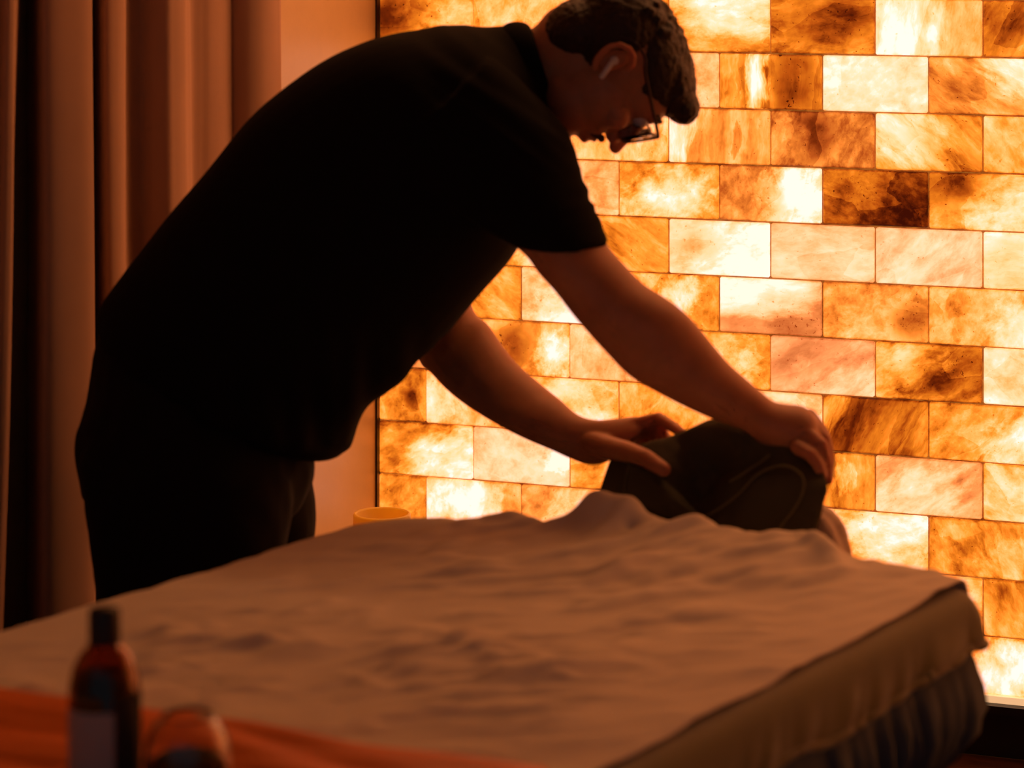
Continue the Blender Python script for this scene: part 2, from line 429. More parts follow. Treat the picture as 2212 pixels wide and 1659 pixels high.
# bricks of the courses seen in the photograph: key (course letter, left joint) ->
# tone, vein angle, streakiness, bright patch (u, v, r, strength; LED hot spots painted into the glow, and clear salt), dirty patch (u, v, r, strength), pinkness, grade across, grade up
BR = {
 ('A',0):(-.02,20,.3,(.8,.2,.9,.15),(-.6,.3,.5,.4),0,.08,0), ('A',1):(.08,70,.3,(.4,0,.8,.1),None,0,0,0),
 ('A',2):(.1,10,.4,None,None,0,0,0), ('A',3):(.08,5,.55,(.3,.7,.7,.35),None,0,0,.14), ('A',4):(-.10,8,.6,None,(.15,.3,.5,.25),0,0,-.03),
 ('A',5):(.22,82,.75,(-.5,0,.75,.4),None,.1,-.08,0), ('A',6):(-.05,58,.7,None,(-.6,.2,.4,.15),0,.1,0),
 ('B',-.5):(.3,0,.2,None,None,0,0,0), ('B',.5):(.45,0,.2,None,None,.2,0,0),
 ('B',2.5):(.16,-30,.2,None,None,.3,0,0), ('B',3.5):(-.02,88,.9,(-.28,0,.30,.8),(.45,0,.40,.35),0,-.06,0), ('B',4.5):(.27,25,.3,(.1,.1,1.2,.25),None,.35,0,0),
 ('B',5.5):(.02,-32,.7,(.7,.6,.5,.5),None,.1,.08,.05),
 ('C',2):(.12,85,.5,(.5,0,.6,.2),None,0,0,0), ('C',3):(.05,86,.85,(-.85,0,.32,.55),(.38,0,.06,.35),.1,.06,0), ('C',4):(-.14,75,.35,(-.8,-.2,.5,.15),(-.18,.1,.4,.28),.15,-.02,0),
 ('C',5):(.05,-42,.75,(-.45,.35,.6,.42),(.5,-.7,.4,.25),0,-.06,0), ('C',6):(.10,-50,.5,(.5,.7,.6,.2),None,0,0,.05),
 ('D',1.5):(.14,15,.3,None,None,.3,0,0), ('D',2.5):(.02,30,.25,(-.05,-.45,.75,.5),None,0,-.03,0), ('D',3.5):(-.02,60,.2,(.75,-.1,.98,.95),(-.05,-.3,.4,.45),.15,.02,0),
 ('D',4.5):(-.16,-20,.3,None,(.3,-.3,1.0,.20),0,-.04,.03), ('D',5.5):(.07,15,.3,(.8,-.2,.8,.38),(-.6,.6,.5,.35),0,.04,-.04),
 ('E',2):(.04,-32,.8,None,None,0,0,0), ('E',3):(.30,16,.5,(.65,-.1,.8,.5),(-.3,.1,.3,.3),.3,.06,-.04), ('E',4):(.22,3,.7,None,None,.5,.03,-.02), ('E',5):(.22,42,.6,(-.3,-.6,.5,.15),None,.6,0,-.03),
 ('E',6):(.25,4,.7,(0,.7,.7,.3),(-.2,.05,.5,.3),.05,0,0),
 ('F',.5):(-.02,-28,.6,None,None,0,0,0), ('F',1.5):(.2,10,.2,(.1,-.6,.7,.5),None,.3,0,0), ('F',2.5):(.04,85,.3,(.2,.2,.42,.5),None,0,-.02,0),
 ('F',3.5):(.14,4,.75,(-.38,.5,.6,.7),(.5,-.35,.75,.42),.45,-.03,.05), ('F',4.5):(.02,20,.2,(.1,-.5,.7,.16),(.72,-.2,.36,.35),.1,0,0), ('F',5.5):(.10,60,.2,(.7,-.3,.6,.3),None,.05,.02,0),
 ('G',1):(.06,60,.3,(.75,-.2,.45,.6),(-.25,0,.45,.4),.05,.02,0), ('G',2):(.18,70,.2,None,None,.3,0,.04), ('G',3):(.05,20,.3,(.2,-.3,.5,.25),None,0,0,0),
 ('G',4):(.05,30,.6,(.6,-.7,.5,.2),(-.4,.3,.4,.22),.55,.02,-.02), ('G',5):(-.10,28,.5,(-.6,.1,.6,.32),(.4,.4,.5,.2),0,-.03,0), ('G',6):(.34,0,.2,None,None,.2,0,0),
 ('H',0):(-.10,70,.3,None,(.2,0,.2,.4),0,0,0), ('H',.5):(.10,80,.2,(-.8,0,.6,.25),None,.1,-.03,0), ('H',1.5):(.2,20,.2,(0,.2,.8,.2),None,0,0,0), ('H',2.5):(.06,80,.4,None,None,0,0,0),
 ('H',3.5):(.16,0,.3,None,None,.3,0,0), ('H',4.5):(-.16,62,.85,(-.9,.4,.3,.3),(-.2,.1,.45,.20),0,.04,0), ('H',5.5):(.02,45,.4,(.75,-.3,.6,.45),None,0,.04,0),
 ('I',0):(.02,25,.5,(.55,-.45,.75,.62),None,0,.05,-.08), ('I',1):(.30,0,.15,(.9,.1,.4,.5),None,.5,.04,-.02), ('I',2):(.06,10,.3,None,None,0,0,0), ('I',3):(.1,0,.3,None,None,0,0,0),
 ('I',4):(-.04,88,.7,(.35,0,.2,.25),None,0,0,0), ('I',5):(.08,32,.6,(-.35,-.55,.6,.32),None,.4,-.02,-.03), ('I',6):(.12,-30,.5,(-.2,-.6,.7,.3),None,0,0,-.03),
 ('J',0):(-.06,50,.3,None,None,0,0,0), ('J',.5):(.16,80,.2,(-.1,.3,.7,.5),None,.1,-.08,0), ('J',1.5):(.08,60,.3,(.3,0,.7,.25),None,.15,.08,0), ('J',2.5):(.1,0,.3,None,None,0,0,0),
 ('J',4.5):(.22,6,.4,(.4,.5,.7,.35),None,0,0,.06), ('J',5.5):(-.03,-62,.5,(.5,-.4,.5,.2),None,0,0,0),
 ('K',6):(.0,-60,.6,None,(.3,0,.4,.25),0,0,0), ('K',5):(.1,0,.3,None,None,0,0,0), ('L',5.5):(.16,80,.4,(.4,-.3,.6,.45),None,0,.05,0), ('L',6.5):(.1,30,.4,None,None,0,0,0),
}
def brick_mesh(length):
    bm = bmesh.new(); bmesh.ops.create_cube(bm, size=1)
    bmesh.ops.scale(bm, vec=(length - .0030, .05, BH - .0030), verts=bm.verts)
    bmesh.ops.bevel(bm, geom=list(bm.edges), offset=.0022, segments=1, affect='EDGES')
    me = bpy.data.meshes.new('brick'); bm.to_mesh(me); bm.free(); me.materials.append(M['salt']); return me
full, half = brick_mesh(BW), brick_mesh(BW / 2)
rb = random.Random(3)
for row in range(NROW):                            # row 0 = foot; course L = 0 ... A = 11, above that not in view
    letter = 'LKJIHGFEDCBA'[row] if row < 12 else '?'
    odd = (row % 2 == 0)                           # L, J, H, F, D, B are the shifted courses
    starts = [0] + [i + .5 for i in range(NCOL)] if odd else list(range(NCOL))
    for c in starts:
        ln = .5 if (odd and (c == 0 or c == NCOL - .5)) else 1
        o = bpy.data.objects.new('brick', full if ln == 1 else half)
        o.location = wall_pt((c + ln / 2) * BW, -.024 + rb.uniform(-.002, .002), Z12 + (row + .5) * BH)
        o.rotation_euler = (0, rb.uniform(-.003, .003), -TH)
        o.scale = (1 + rb.uniform(-.004, .002), 1, 1 + rb.uniform(-.006, .004))
        o.parent = back; scene.collection.objects.link(o)
        q = BR.get((letter, c))
        if q is None:
            q = (rb.uniform(-.12, .26), rb.uniform(-80, 80), rb.uniform(.2, .7), (rb.uniform(-.8, .8), rb.uniform(-.6, .6), rb.uniform(.4, .9), rb.uniform(0, .5)),
                 (rb.uniform(-.8, .8), rb.uniform(-.6, .6), .5, rb.choice((0, 0, .35))), rb.choice((0, 0, .3)), rb.uniform(-.05, .05), 0)
        ht, dt = q[3] or (0, 0, 1, 0), q[4] or (0, 0, 1, 0)
        o['salt_tone'] = (float(q[0]), R(q[1]), float(q[2])); o['salt_bright'] = tuple(float(x) for x in ht[:3]); o['salt_dirt'] = tuple(float(x) for x in dt[:3])
        o['salt_mix'] = (float(ht[3]), float(dt[3]), float(q[5])); o['salt_grade'] = (float(q[6]), float(q[7]), rb.uniform(0, 40))

WL = NALL * BW
far = MB()                                         # the rest of the wall to the right of the picture
for row in range(NROW):
    off = .5 if row % 2 == 0 else 0
    c = NCOL + 0.0
    while c < NALL - .01:
        nx = min(NALL, (math.floor(c - off + 1e-6) + 1 + off))
        wbox(far, c * BW + .0015, nx * BW - .0015, -.049, .001, Z12 + row * BH + .0015, Z12 + (row + 1) * BH - .0015); c = nx
tag(far.build('bricks_beyond', M['salt_far'], back, smooth=False), kind='stuff')
tag(wbox(MB(), 0, WL, -.05, .006, Z12 - .012, Z12).build('trim_1', M['ledge'], smooth=False), 'thin pale stone ledge under the lowest salt bricks', kind='structure')
tag(wbox(wbox(MB(), 0, WL, -.05, .020, 0, Z12 - .026), 0, WL, -.05, .026, Z12 - .026, Z12 - .012).build('baseboard_back', M['plinth'], smooth=False), kind='structure')
tag(wbox(MB(), -.004, 0, -.06, .008, 0, ROOM_H).build('corner_shadow_strip', M['dark_trim'], smooth=False), 'narrow dark upright piece standing in for the shadow gap in the corner beside the salt bricks', kind='structure')  # dark piece put in for the shadowed gap at the corner
# side wall, perpendicular to the salt wall, coming towards the camera on the left
LEN_SIDE = 5.2
sw = MB(); wbox(sw, -.09, -.004, -.1, LEN_SIDE, 0, ROOM_H)
tag(sw.build('wall_left', M['plaster'], smooth=False), kind='structure')
tag(wbox(MB(), -.008, .004, .03, LEN_SIDE, 0, .09).build('baseboard_left', M['plinth'], smooth=False), kind='structure')
tag(wbox(MB(), WL + .05, WL + .13, -.1, LEN_SIDE, 0, ROOM_H).build('wall_right', M['plaster'], smooth=False), kind='structure')
tag(wbox(MB(), -.09, WL + .13, -.1, LEN_SIDE, ROOM_H, ROOM_H + .06).build('ceiling', M['ceiling'], smooth=False), kind='structure')
fl = wbox(MB(), -.09, WL + .13, -.1, LEN_SIDE, -.06, -.012).build('floor', M['plinth'], smooth=False); tag(fl, kind='structure')
nb = 40; pw_ = (LEN_SIDE - .02) / nb
pm = bpy.data.meshes.new('plank'); bm = bmesh.new(); bmesh.ops.create_cube(bm, size=1); bmesh.ops.scale(bm, vec=(WL - .01, pw_ - .002, .012), verts=bm.verts)
bmesh.ops.bevel(bm, geom=list(bm.edges), offset=.001, segments=1, affect='EDGES'); bm.to_mesh(pm); bm.free(); pm.materials.append(M['floor'])
for i in range(nb):
    o = bpy.data.objects.new('plank', pm); o.location = wall_pt(WL / 2, .02 + (i + .5) * pw_, -.006); o.rotation_euler = (0, 0, -TH); o.parent = fl
    scene.collection.objects.link(o)

# added fill light, built as a warm ceiling fixture out of view
ls = empty('added_fill_strip', wall_pt(1.27, .42, ROOM_H))
wbox(MB(), .15, 2.40, .34, .50, ROOM_H - .035, ROOM_H - .001).build('fill_housing', M['plinth'], ls, smooth=False)
wbox(MB(), .17, 2.38, .36, .48, ROOM_H - .040, ROOM_H - .035).build('fill_diffuser', M['strip'], ls, smooth=False)
tag(ls, 'added long warm fill light, out of view on the ceiling above the salt wall', 'added fill light')

# ------------------------------------------------------------------ curtains along the side wall
def side_t(px, o):        # where the sight line of picture column px meets a sheet hung o metres off the side wall
    k = (px - CX) / FPX; b = W0 + WD * (o - .008)
    return (b.x - k * b.y) / (k * WN.y - WN.x)
def curtain(name, label, prof, lean=0.0, seed=0, ztop=2.46, zbot=.02):
    """prof: (picture column, distance off the wall) along the hanging folds"""
    base_ = [Vector((side_t(px, o), o, 0)) for px, o in prof]
    nt, nz = 300, 26; v = []; f = []
    for k in range(nz + 1):
        z = ztop + (zbot - ztop) * k / nz; s = k / nz
        for i in range(nt + 1):
            q = crom(base_, i / nt); t, o = q.x, q.y
            t += .010 * mnoise.noise(Vector((t * 3, z * 1.1, seed))) + lean * max(0, z * -1 + 1.6) * .9
            o = max(.006, o * (.92 + .16 * s) + .006 * mnoise.noise(Vector((t * 14, z * 1.3, seed + 4))))
            v.append(wall_pt(-.008 + o, t, z))
    for k in range(nz):
        for i in range(nt):
            a = k * (nt + 1) + i; f.append((a, a + 1, a + nt + 2, a + nt + 1))
    ob = mk(name, v, f, M['curtain'], loc=wall_pt(.05, (base_[0].x + base_[-1].x) / 2, 0))
    so = ob.modifiers.new('cloth', 'SOLIDIFY'); so.thickness = .003; so.offset = 0
    return tag(ob, label, 'curtain', 'curtains on the side wall')
curtain('curtain', 'wide dusky brown curtain hanging in deep folds behind the man',
        [(60,.01),(66,.03),(76,.06),(86,.085),(100,.100),(130,.112),(165,.120),(190,.122),(197,.118),(199,.09),(201,.045),(206,.035),(214,.048),(224,.066),(236,.078),(255,.084),(268,.084),(273,.078),(275,.06),(278,.042),(295,.046),(310,.054),
         (330,.072),(350,.088),(364,.097),(376,.100),(392,.102),(403,.099),(406,.08),(408,.05),(412,.040),(432,.046),(452,.054),(470,.058),(484,.058),(495,.055),(505,.056),(522,.070),(542,.084),(562,.094),(578,.098),(598,.099),(607,.096),(609,.07),(606,.04),(602,.02)], seed=1)
curtain('curtain', 'second curtain panel at the far left edge, beyond the dark gap',
        [(-330,.04),(-300,.09),(-265,.11),(-240,.10),(-232,.06),(-210,.05),(-180,.09),(-150,.11),(-120,.10),(-112,.06),(-90,.05),(-66,.09),(-40,.11),(-22,.105),(-18,.06),(-10,.045),(2,.060),(16,.078),(28,.09),(40,.096),(49,.094),(52,.07),(50,.045)], lean=.065, seed=5)
rod = empty('curtain_rod', wall_pt(.06, 1.2, 2.47))
MB().tube([wall_pt(.055, .32, 2.48), wall_pt(.055, 2.25, 2.48)], .012, 14).build('rail', M['dark_trim'], rod)
for t in (.45, 1.27, 2.15): MB().tube([wall_pt(-.02, t, 2.48), wall_pt(.055, t, 2.48)], .008).build('bracket', M['dark_trim'], rod)
tag(rod, 'dark curtain rail above the brown curtains', 'curtain rod')

# ------------------------------------------------------------------ massage table
TZ = .715                                          # top of the sheet
FR = G(2085, 1262, TZ); NRr = G(1330, 1655, TZ)
dT = (FR - NRr).normalized(); nT = Vector((-dT.y, dT.x, 0))      # along the table to the head end; across it to the left
TW, TL = .775, 1.86
def tab(s, v, z): return FR + nT * s - dT * v + Vector((0, 0, z - TZ))
def over(s, v, s0, s1, v0, v1, rc, rb):
    """wrap a cloth point over a table edge: rounded rectangle s0..s1 x v0..v1 with corner radius rc, edge roundness rb -> s, v, drop"""
    cs, cv = min(max(s, s0 + rc), s1 - rc), min(max(v, v0 + rc), v1 - rc)
    ds, dv = s - cs, v - cv; L = math.hypot(ds, dv); lim = rc - rb
    if L <= lim: return s, v, 0
    e = L - lim; ds /= L; dv /= L
    if e < rb * math.pi / 2:
        a = e / rb; out = lim + rb * math.sin(a); dz = rb * (1 - math.cos(a))
    else:
        out = rc; dz = rb + e - rb * math.pi / 2
    return cs + ds * out, cv + dv * out, dz

def grid(nu, nv, fn):
    v = [fn(i / nu, j / nv) for j in range(nv + 1) for i in range(nu + 1)]
    f = [(j * (nu + 1) + i, j * (nu + 1) + i + 1, (j + 1) * (nu + 1) + i + 1, (j + 1) * (nu + 1) + i) for j in range(nv) for i in range(nu)]
    return v, f

base = tab(TW / 2, TL / 2, 0)
mt = empty('massage_table', base)
def slab(s0, s1, v0, v1, z0, z1, rc, name, mat, rb=.03):
    rings = []; n = 64
    def ring(ins, z):
        r = []
        for k in range(n):
            a = 2 * math.pi * k / n; ct, st = math.cos(a), math.sin(a)
            cs = s0 + rc if ct < 0 else s1 - rc; cv = v0 + rc if st < 0 else v1 - rc
            r.append(tab(cs + ct * (rc - ins), cv + st * (rc - ins), z))
        return r
    for k in range(5):
        a = math.pi / 2 * k / 4; rings.append(ring(rb * (1 - math.sin(a)), z0 + rb * (1 - math.cos(a))))
    for k in range(5):
        a = math.pi / 2 * k / 4; rings.append(ring(rb * (1 - math.cos(a)), z1 - rb + rb * math.sin(a)))
    return MB().rings(rings).build(name, mat, mt)
slab(-.006, TW - .010, .012, TL, TZ - .082, TZ - .020, .20, 'padded_top', M['vinyl'], .025)
slab(.05, TW - .06, .08, TL - .06, TZ - .15, TZ - .083, .12, 'frame', M['table_wood'], .01)
for s in (.09, TW - .1):
    for v in (.2, TL - .2):
        MB().rings([[tab(s + x * .025, v + y * .025, z) for x, y in ((-1, -1), (1, -1), (1, 1), (-1, 1))] for z in (0, TZ - .15)]).build('leg', M['table_wood'], mt, smooth=False)
for s in (.25, .53):
    MB().tube([tab(s, .10, TZ - .07), tab(s, -.06, TZ - .06), tab(s, -.16, TZ - .05)], .009).build('cradle_bar', M['table_wood'], mt)
tag(mt, 'padded massage table under the layered covers', 'massage table')

# charcoal cover hanging down to below the table edge in gathers
def skirt():
    n, m = 520, 26; per = []; rc = .07; s0, s1, v0, v1 = -.016, TW - .03, .004, TL + .01
    pts = []
    def add(sa, va, sb, vb, k):
        for i in range(k): pts.append((sa + (sb - sa) * i / k, va + (vb - va) * i / k))
    def arc(cs, cv, a0):
        for i in range(12):
            a = a0 + math.pi / 2 * i / 12; pts.append((cs + rc * math.cos(a), cv + rc * math.sin(a)))
    add(s0, v1 - rc, s0, v0 + rc, 360); arc(s0 + rc, v0 + rc, math.pi); add(s0 + rc, v0, s1 - rc, v0, 120)
    arc(s1 - rc, v0 + rc, 1.5 * math.pi); add(s1, v0 + rc, s1, v1 - rc, 160); arc(s1 - rc, v1 - rc, 0); add(s1 - rc, v1, s0 + rc, v1, 60); arc(s0 + rc, v1 - rc, .5 * math.pi)
    N = len(pts); v = []; f = []; acc = 0; arcl = []
    for i in range(N):
        arcl.append(acc); a, b = pts[i], pts[(i + 1) % N]; acc += math.hypot(b[0] - a[0], b[1] - a[1])
    for j in range(m + 1):
        q = j / m; z = (TZ - .03) - q * .62
        for i in range(N):
            a, b = pts[i - 1], pts[(i + 1) % N]; tx, ty = b[0] - a[0], b[1] - a[1]; L = math.hypot(tx, ty)
            ox, oy = ty / L, -tx / L
            cs_, cv_ = (s0 + s1) / 2, (v0 + v1) / 2
            if ox * (pts[i][0] - cs_) + oy * (pts[i][1] - cv_) < 0: ox, oy = -ox, -oy
            l = arcl[i]
            lw = l + .03 * math.sin(l * 9) + .05 * q * mnoise.noise(Vector((l * 3, 2, 0)))
            g = mnoise.noise(Vector((lw * 17, q * 1.3, 3))) * .75 + .55 * mnoise.noise(Vector((lw * 34, q * 1.2, 9)))
            fold = (.22 - abs(g)) * .095 * sstep(.02, .25, q) + .020 * mnoise.noise(Vector((l * 5, q * 2, 1))) * q
            bulge = -.004 + .026 * math.sin(min(q / .26, 1) * math.pi) - .095 * sstep(.13, .5, q)
            off = fold + bulge
            v.append(tab(pts[i][0] + ox * off, pts[i][1] + oy * off, z))
    for j in range(m):
        for i in range(N):
            f.append((j * N + i, j * N + (i + 1) % N, (j + 1) * N + (i + 1) % N, (j + 1) * N + i))
    o = mk('table_cover', v, f, M['skirt'], loc=tab(TW / 2, TL / 2, TZ - .65))
    s = o.modifiers.new('cloth', 'SOLIDIFY'); s.thickness = .002
    return tag(o, 'charcoal gathered cover hanging around the massage table under the olive blanket', 'table cover')
skirt()

# olive blanket: lies on the padding, its edge hangs a hand's breadth over the right side
def olive(u, w):
    s = -.090 + u * .52; v = -.08 + w * (TL + .10)
    sag = .010 * mnoise.noise(Vector((v * 4, 0, 0))) + .006 * mnoise.noise(Vector((v * 11, 4, 0)))
    k = 1 - sstep(0, .2, u)
    s -= sag * k
    s2, v2, dz = over(s, v, -.030, 5, -.010, TL + 1, .06, .022)
    dz = min(dz, .056 - sag)
    hang = sstep(.012, .05, dz)
    rip = mnoise.noise(Vector((v * 22 + s * 20, s * 6, 2))) * .011 + mnoise.noise(Vector((v * 9 + s * 16, s * 3, 7))) * .012
    return tab(s2 - abs(rip) * hang - .006 * hang, v2 - (.004 + rip * .3) * sstep(.0, .03, dz) * (1 if v < .06 else 0), TZ - .0015 - .0105 * sstep(.012, .06, s) - dz)
v, f = grid(70, 420, olive)
ob = mk('blanket', v, f, M['olive'], loc=tab(.1, TL / 2, TZ - .06))
s = ob.modifiers.new('cloth', 'SOLIDIFY'); s.thickness = .006; s.offset = -1
edge = [olive(.004, i / 300) for i in range(4, 300)]
MB().tube([e + Vector((0, 0, -.001)) for e in edge], .0042, 8).build('hem', M['olive'], ob)
tag(ob, 'olive green fleece blanket whose edge shows along the right side of the table', 'blanket')

# cream sheet
def g2(px, py): p = G(px, py, TZ); return Vector((p.x, p.y))
RIDGES = [([g2(*q) for q in ((1440, 1122), (1530, 1146), (1640, 1178), (1730, 1208), (1790, 1240), (1822, 1270))], .014, .016),
          ([g2(*q) for q in ((1120, 1122), (1200, 1128), (1262, 1150), (1300, 1180))], .010, .018),
          ([g2(*q) for q in ((1395, 1120), (1490, 1142), (1600, 1185))], .006, .012),
          ([g2(*q) for q in ((1270, 1195), (1370, 1170), (1450, 1160))], .007, .010),
          ([g2(*q) for q in ((1880, 1215), (1960, 1235), (2040, 1262))], .005, .012),
          ([g2(*q) for q in ((1160, 1480), (1290, 1462), (1420, 1440))], .006, .014),
          ([g2(*q) for q in ((980, 1405), (1040, 1430), (1080, 1450))], .005, .016),
          ([g2(*q) for q in ((740, 1460), (800, 1490), (840, 1500))], .004, .014),
          ([g2(*q) for q in ((930, 1345), (1060, 1330), (1200, 1310))], .005, .012),
          ([g2(*q) for q in ((560, 1400), (640, 1412), (720, 1410))], .004, .014)]
BUMPS = [(g2(1352, 1162), .036, .040), (g2(1290, 1160), .014, .03), (g2(1432, 1150), -.012, .008), (g2(1362, 1184), -.008, .009)]
ca, sa = math.cos(R(28)), math.sin(R(28))
def sheet_h(x, y, s, v):
    p = Vector((x, y)); a, b = ca * x + sa * y, -sa * x + ca * y
    wx = .05 * mnoise.noise(Vector((x * 5, y * 5, 0))); 
    h = .013 * mnoise.noise(Vector((a * 6, (b + wx) * 20, 1))) + .010 * mnoise.noise(Vector((a * 12, (b + wx) * 42, 5))) + .010 * mnoise.noise(Vector((x * 3.5, y * 3.5, 8)))
    h += .009 * max(0, 1 - 5 * abs(mnoise.noise(Vector((a * 4 + 3, (b + 1.6 * wx) * 11, 14))))) * max(0, .3 + mnoise.noise(Vector((x * 7, y * 7, 21))))      # sharper creases
    h += .0045 * mnoise.noise(Vector((a * 26, b * 62, 11)))
    quiet = .35 + .65 * sstep(.02, .25, s)
    h *= quiet * (1 - .75 * sstep(.58, .74, s))
    h += .003; h = .5 * (h + math.sqrt(h * h + 3e-5)) - .002          # a sheet cannot sink into the padding
    for pts, amp, w in RIDGES:
        d, t = poly_dist(p, pts)
        if d < w * 3: h += amp * math.exp(-(d / w) ** 2) * min(1, 4 * min(t + .12, 1.02 - t))
    for c, amp, w in BUMPS:
        d = (p - c).length
        if d < w * 3: h += amp * math.exp(-(d / w) ** 2)
    m = (s - .31) / .21
    h += .032 * math.exp(-m * m) * math.exp(-(v / .15) ** 2)        # the cradle end pushes the sheet up
    return h
def sheet(u, w):
    s = u * (TW + .28); v = -.16 + w * (TL + .20)
    sk = .045 * max(s, 0) / TW
    ss = .055 * max(v - .40, 0)
    s2, v2, dz = over(s - ss * sstep(.3, .7, s), v - sk, -3, TW, -.012, TL + 3, .15, .03); v2 += sk; s2 += ss * sstep(.3, .7, s)
    q = tab(s2, v2, TZ)
    dip = .0
    wave = 0
    if dz > .012:
        l = s + v
        wave = (.012 * mnoise.noise(Vector((l * 14, dz * 3, 4)))) * sstep(.012, .1, dz)
    h = sheet_h(q.x, q.y, s, v) * (1 - sstep(.008, .05, dz))
    edge_in = .004 * mnoise.noise(Vector((v * 9, 0, 2))) * (1 - sstep(0, .05, s))
    return q + nT * ((wave if s > TW - .05 else 0) + edge_in) + dT * (wave if v < .05 else 0) + Vector((0, 0, h - dz))
v, f = grid(300, 500, sheet)
ob = mk('bed_sheet', v, f, M['sheet'], loc=tab(TW / 2, TL / 2, TZ - .2))
s = ob.modifiers.new('cloth', 'SOLIDIFY'); s.thickness = .0025; s.offset = 1
tag(ob, 'creased cream sheet spread across the top of the massage table', 'sheet')

# face cradle cushion behind the head end, under the towel
cc = tab(.385, -.165, TZ - .035)
cu = MB()
rings = []
for k in range(33):
    a = R(-98) + R(196) * k / 32; c = cc - nT * (  .104 * math.sin(a)) + dT * (.085 * math.cos(a))
    rad = (-nT * math.sin(a) + dT * math.cos(a)).normalized()
    pk = .045 if 0 < k < 32 else .02
    pk *= 1 + .05 * math.sin(k * 2.1)
    rings.append([c + rad * (pk * math.cos(t)) + Vector((0, 0, pk * 1.15 * math.sin(t))) for t in (2 * math.pi * j / 18 for j in range(18))])
cu.rings(rings)
cush = remesh(cu, .006, 4)
displace(cush, lambda p: .006 * mnoise.noise(p * 22) + .003 * mnoise.noise(Vector((p.x * 90, p.y * 90, p.z * 14))))
cobj = from_mesh('cradle_cushion', cush, M['cover'], loc=cc - Vector((0, 0, .05)))
tag(cobj, 'pale fabric covered face cradle cushion at the head end, mostly under the dark towel', 'cushion')
# loose wing of the pale cover on the near left of the cradle
wing = [[P(1186, 1132, 3.57), P(1235, 1112, 3.575), P(1275, 1092, 3.58), P(1330, 1078, 3.58), P(1400, 1080, 3.57)],
        [P(1190, 1140, 3.55), P(1238, 1126, 3.555), P(1278, 1108, 3.56), P(1332, 1096, 3.565), P(1400, 1098, 3.555)],
        [P(1200, 1170, 3.54), P(1245, 1166, 3.545), P(1285, 1160, 3.55), P(1336, 1150, 3.555), P(1400, 1150, 3.55)]]
def wfn(u, w): return crom([crom(r, u) for r in wing], w)
v, f = grid(30, 18, wfn)
o = mk('cover_wing', v, f, M['cover'], cobj); s = o.modifiers.new('c', 'SOLIDIFY'); s.thickness = .003

# dark towel being laid over the cradle
TG = [  # rows from the front foot, up the face, over the top, down the back
 [(1284,1100,3.49),(1371,1106,3.455),(1454,1136,3.41),(1530,1146,3.38),(1600,1160,3.355),(1665,1172,3.335),(1744,1180,3.30)],
 [(1294,1064,3.505),(1376,1062,3.455),(1452,1092,3.425),(1522,1112,3.425),(1596,1092,3.36),(1680,1104,3.33),(1764,1118,3.295)],
 [(1305,1030,3.515),(1382,1022,3.46),(1452,1040,3.44),(1530,1062,3.455),(1604,1034,3.37),(1690,1040,3.33),(1781,1070,3.30)],
 [(1312,1008,3.53),(1386,990,3.475),(1450,994,3.45),(1540,1012,3.47),(1612,1000,3.40),(1694,1000,3.35),(1784,1040,3.315)],
 [(1320,992,3.55),(1386,961,3.51),(1437,946,3.49),(1482,931,3.475),(1556,908,3.455),(1655,925,3.41),(1766,1000,3.35)],
 [(1326,1004,3.60),(1392,982,3.585),(1444,968,3.57),(1490,955,3.56),(1562,938,3.54),(1660,955,3.50),(1768,1030,3.43)],
 [(1328,1070,3.64),(1394,1065,3.63),(1446,1060,3.615),(1494,1058,3.60),(1566,1055,3.58),(1662,1070,3.54),(1766,1110,3.47)],
]
TGv = [[P(*q) for q in row] for row in TG]
def towel(u, w):
    p = crom([crom(r, u) for r in TGv], w)
    k = math.sin(math.pi * min(w / .62, 1))
    n = .005 * mnoise.noise(p * 16) + .0022 * mnoise.noise(p * 45)
    return p + Vector((n * .3, -n * 1.2, n)) 
v, f = grid(130, 110, towel)
tw = mk('towel', v, f, M['towel'], loc=cc + Vector((0, 0, .02)))
s = tw.modifiers.new('cloth', 'SOLIDIFY'); s.thickness = .009; s.offset = -1
def hem(pts, r=.0022):
    MB().tube([crom([P(*q) for q in pts], i / 40) for i in range(41)], r, 8).build('hem', M['towel_hem'], tw)
hem([(1350,1078,3.452),(1352,1040,3.462),(1360,1000,3.475)], .0018)
hem([(1662,982,3.352),(1640,1000,3.366),(1600,1026,3.36),(1576,1040,3.372)], .0018)
hem([(1515,1120,3.408),(1548,1102,3.376),(1590,1072,3.356),(1640,1022,3.352),(1690,1006,3.332),(1728,1022,3.312),(1736,1052,3.304),(1722,1090,3.303),(1692,1130,3.308),(1664,1164,3.318)], .0017)
tag(tw, 'dark olive grey towel the man is folding over the face cradle', 'towel')
# fold in the towel lying in front, a flap turned back towards the left hand
fl_ = [[P(1352,1086,3.44),P(1415,1104,3.42),P(1470,1124,3.395),P(1520,1130,3.385)],
       [P(1354,1046,3.445),P(1410,1056,3.425),P(1462,1084,3.405),P(1512,1112,3.40)],
       [P(1362,1004,3.46),P(1404,1018,3.445),P(1452,1050,3.43),P(1500,1096,3.43)]]
v, f = grid(40, 26, lambda u, w: crom([crom(r, u) for r in fl_], w) + Vector((0, -.003 * mnoise.noise(Vector((u * 5, w * 5, 2))), 0)))
o = mk('turned_flap', v, f, M['towel'], tw); s = o.modifiers.new('c', 'SOLIDIFY'); s.thickness = .006

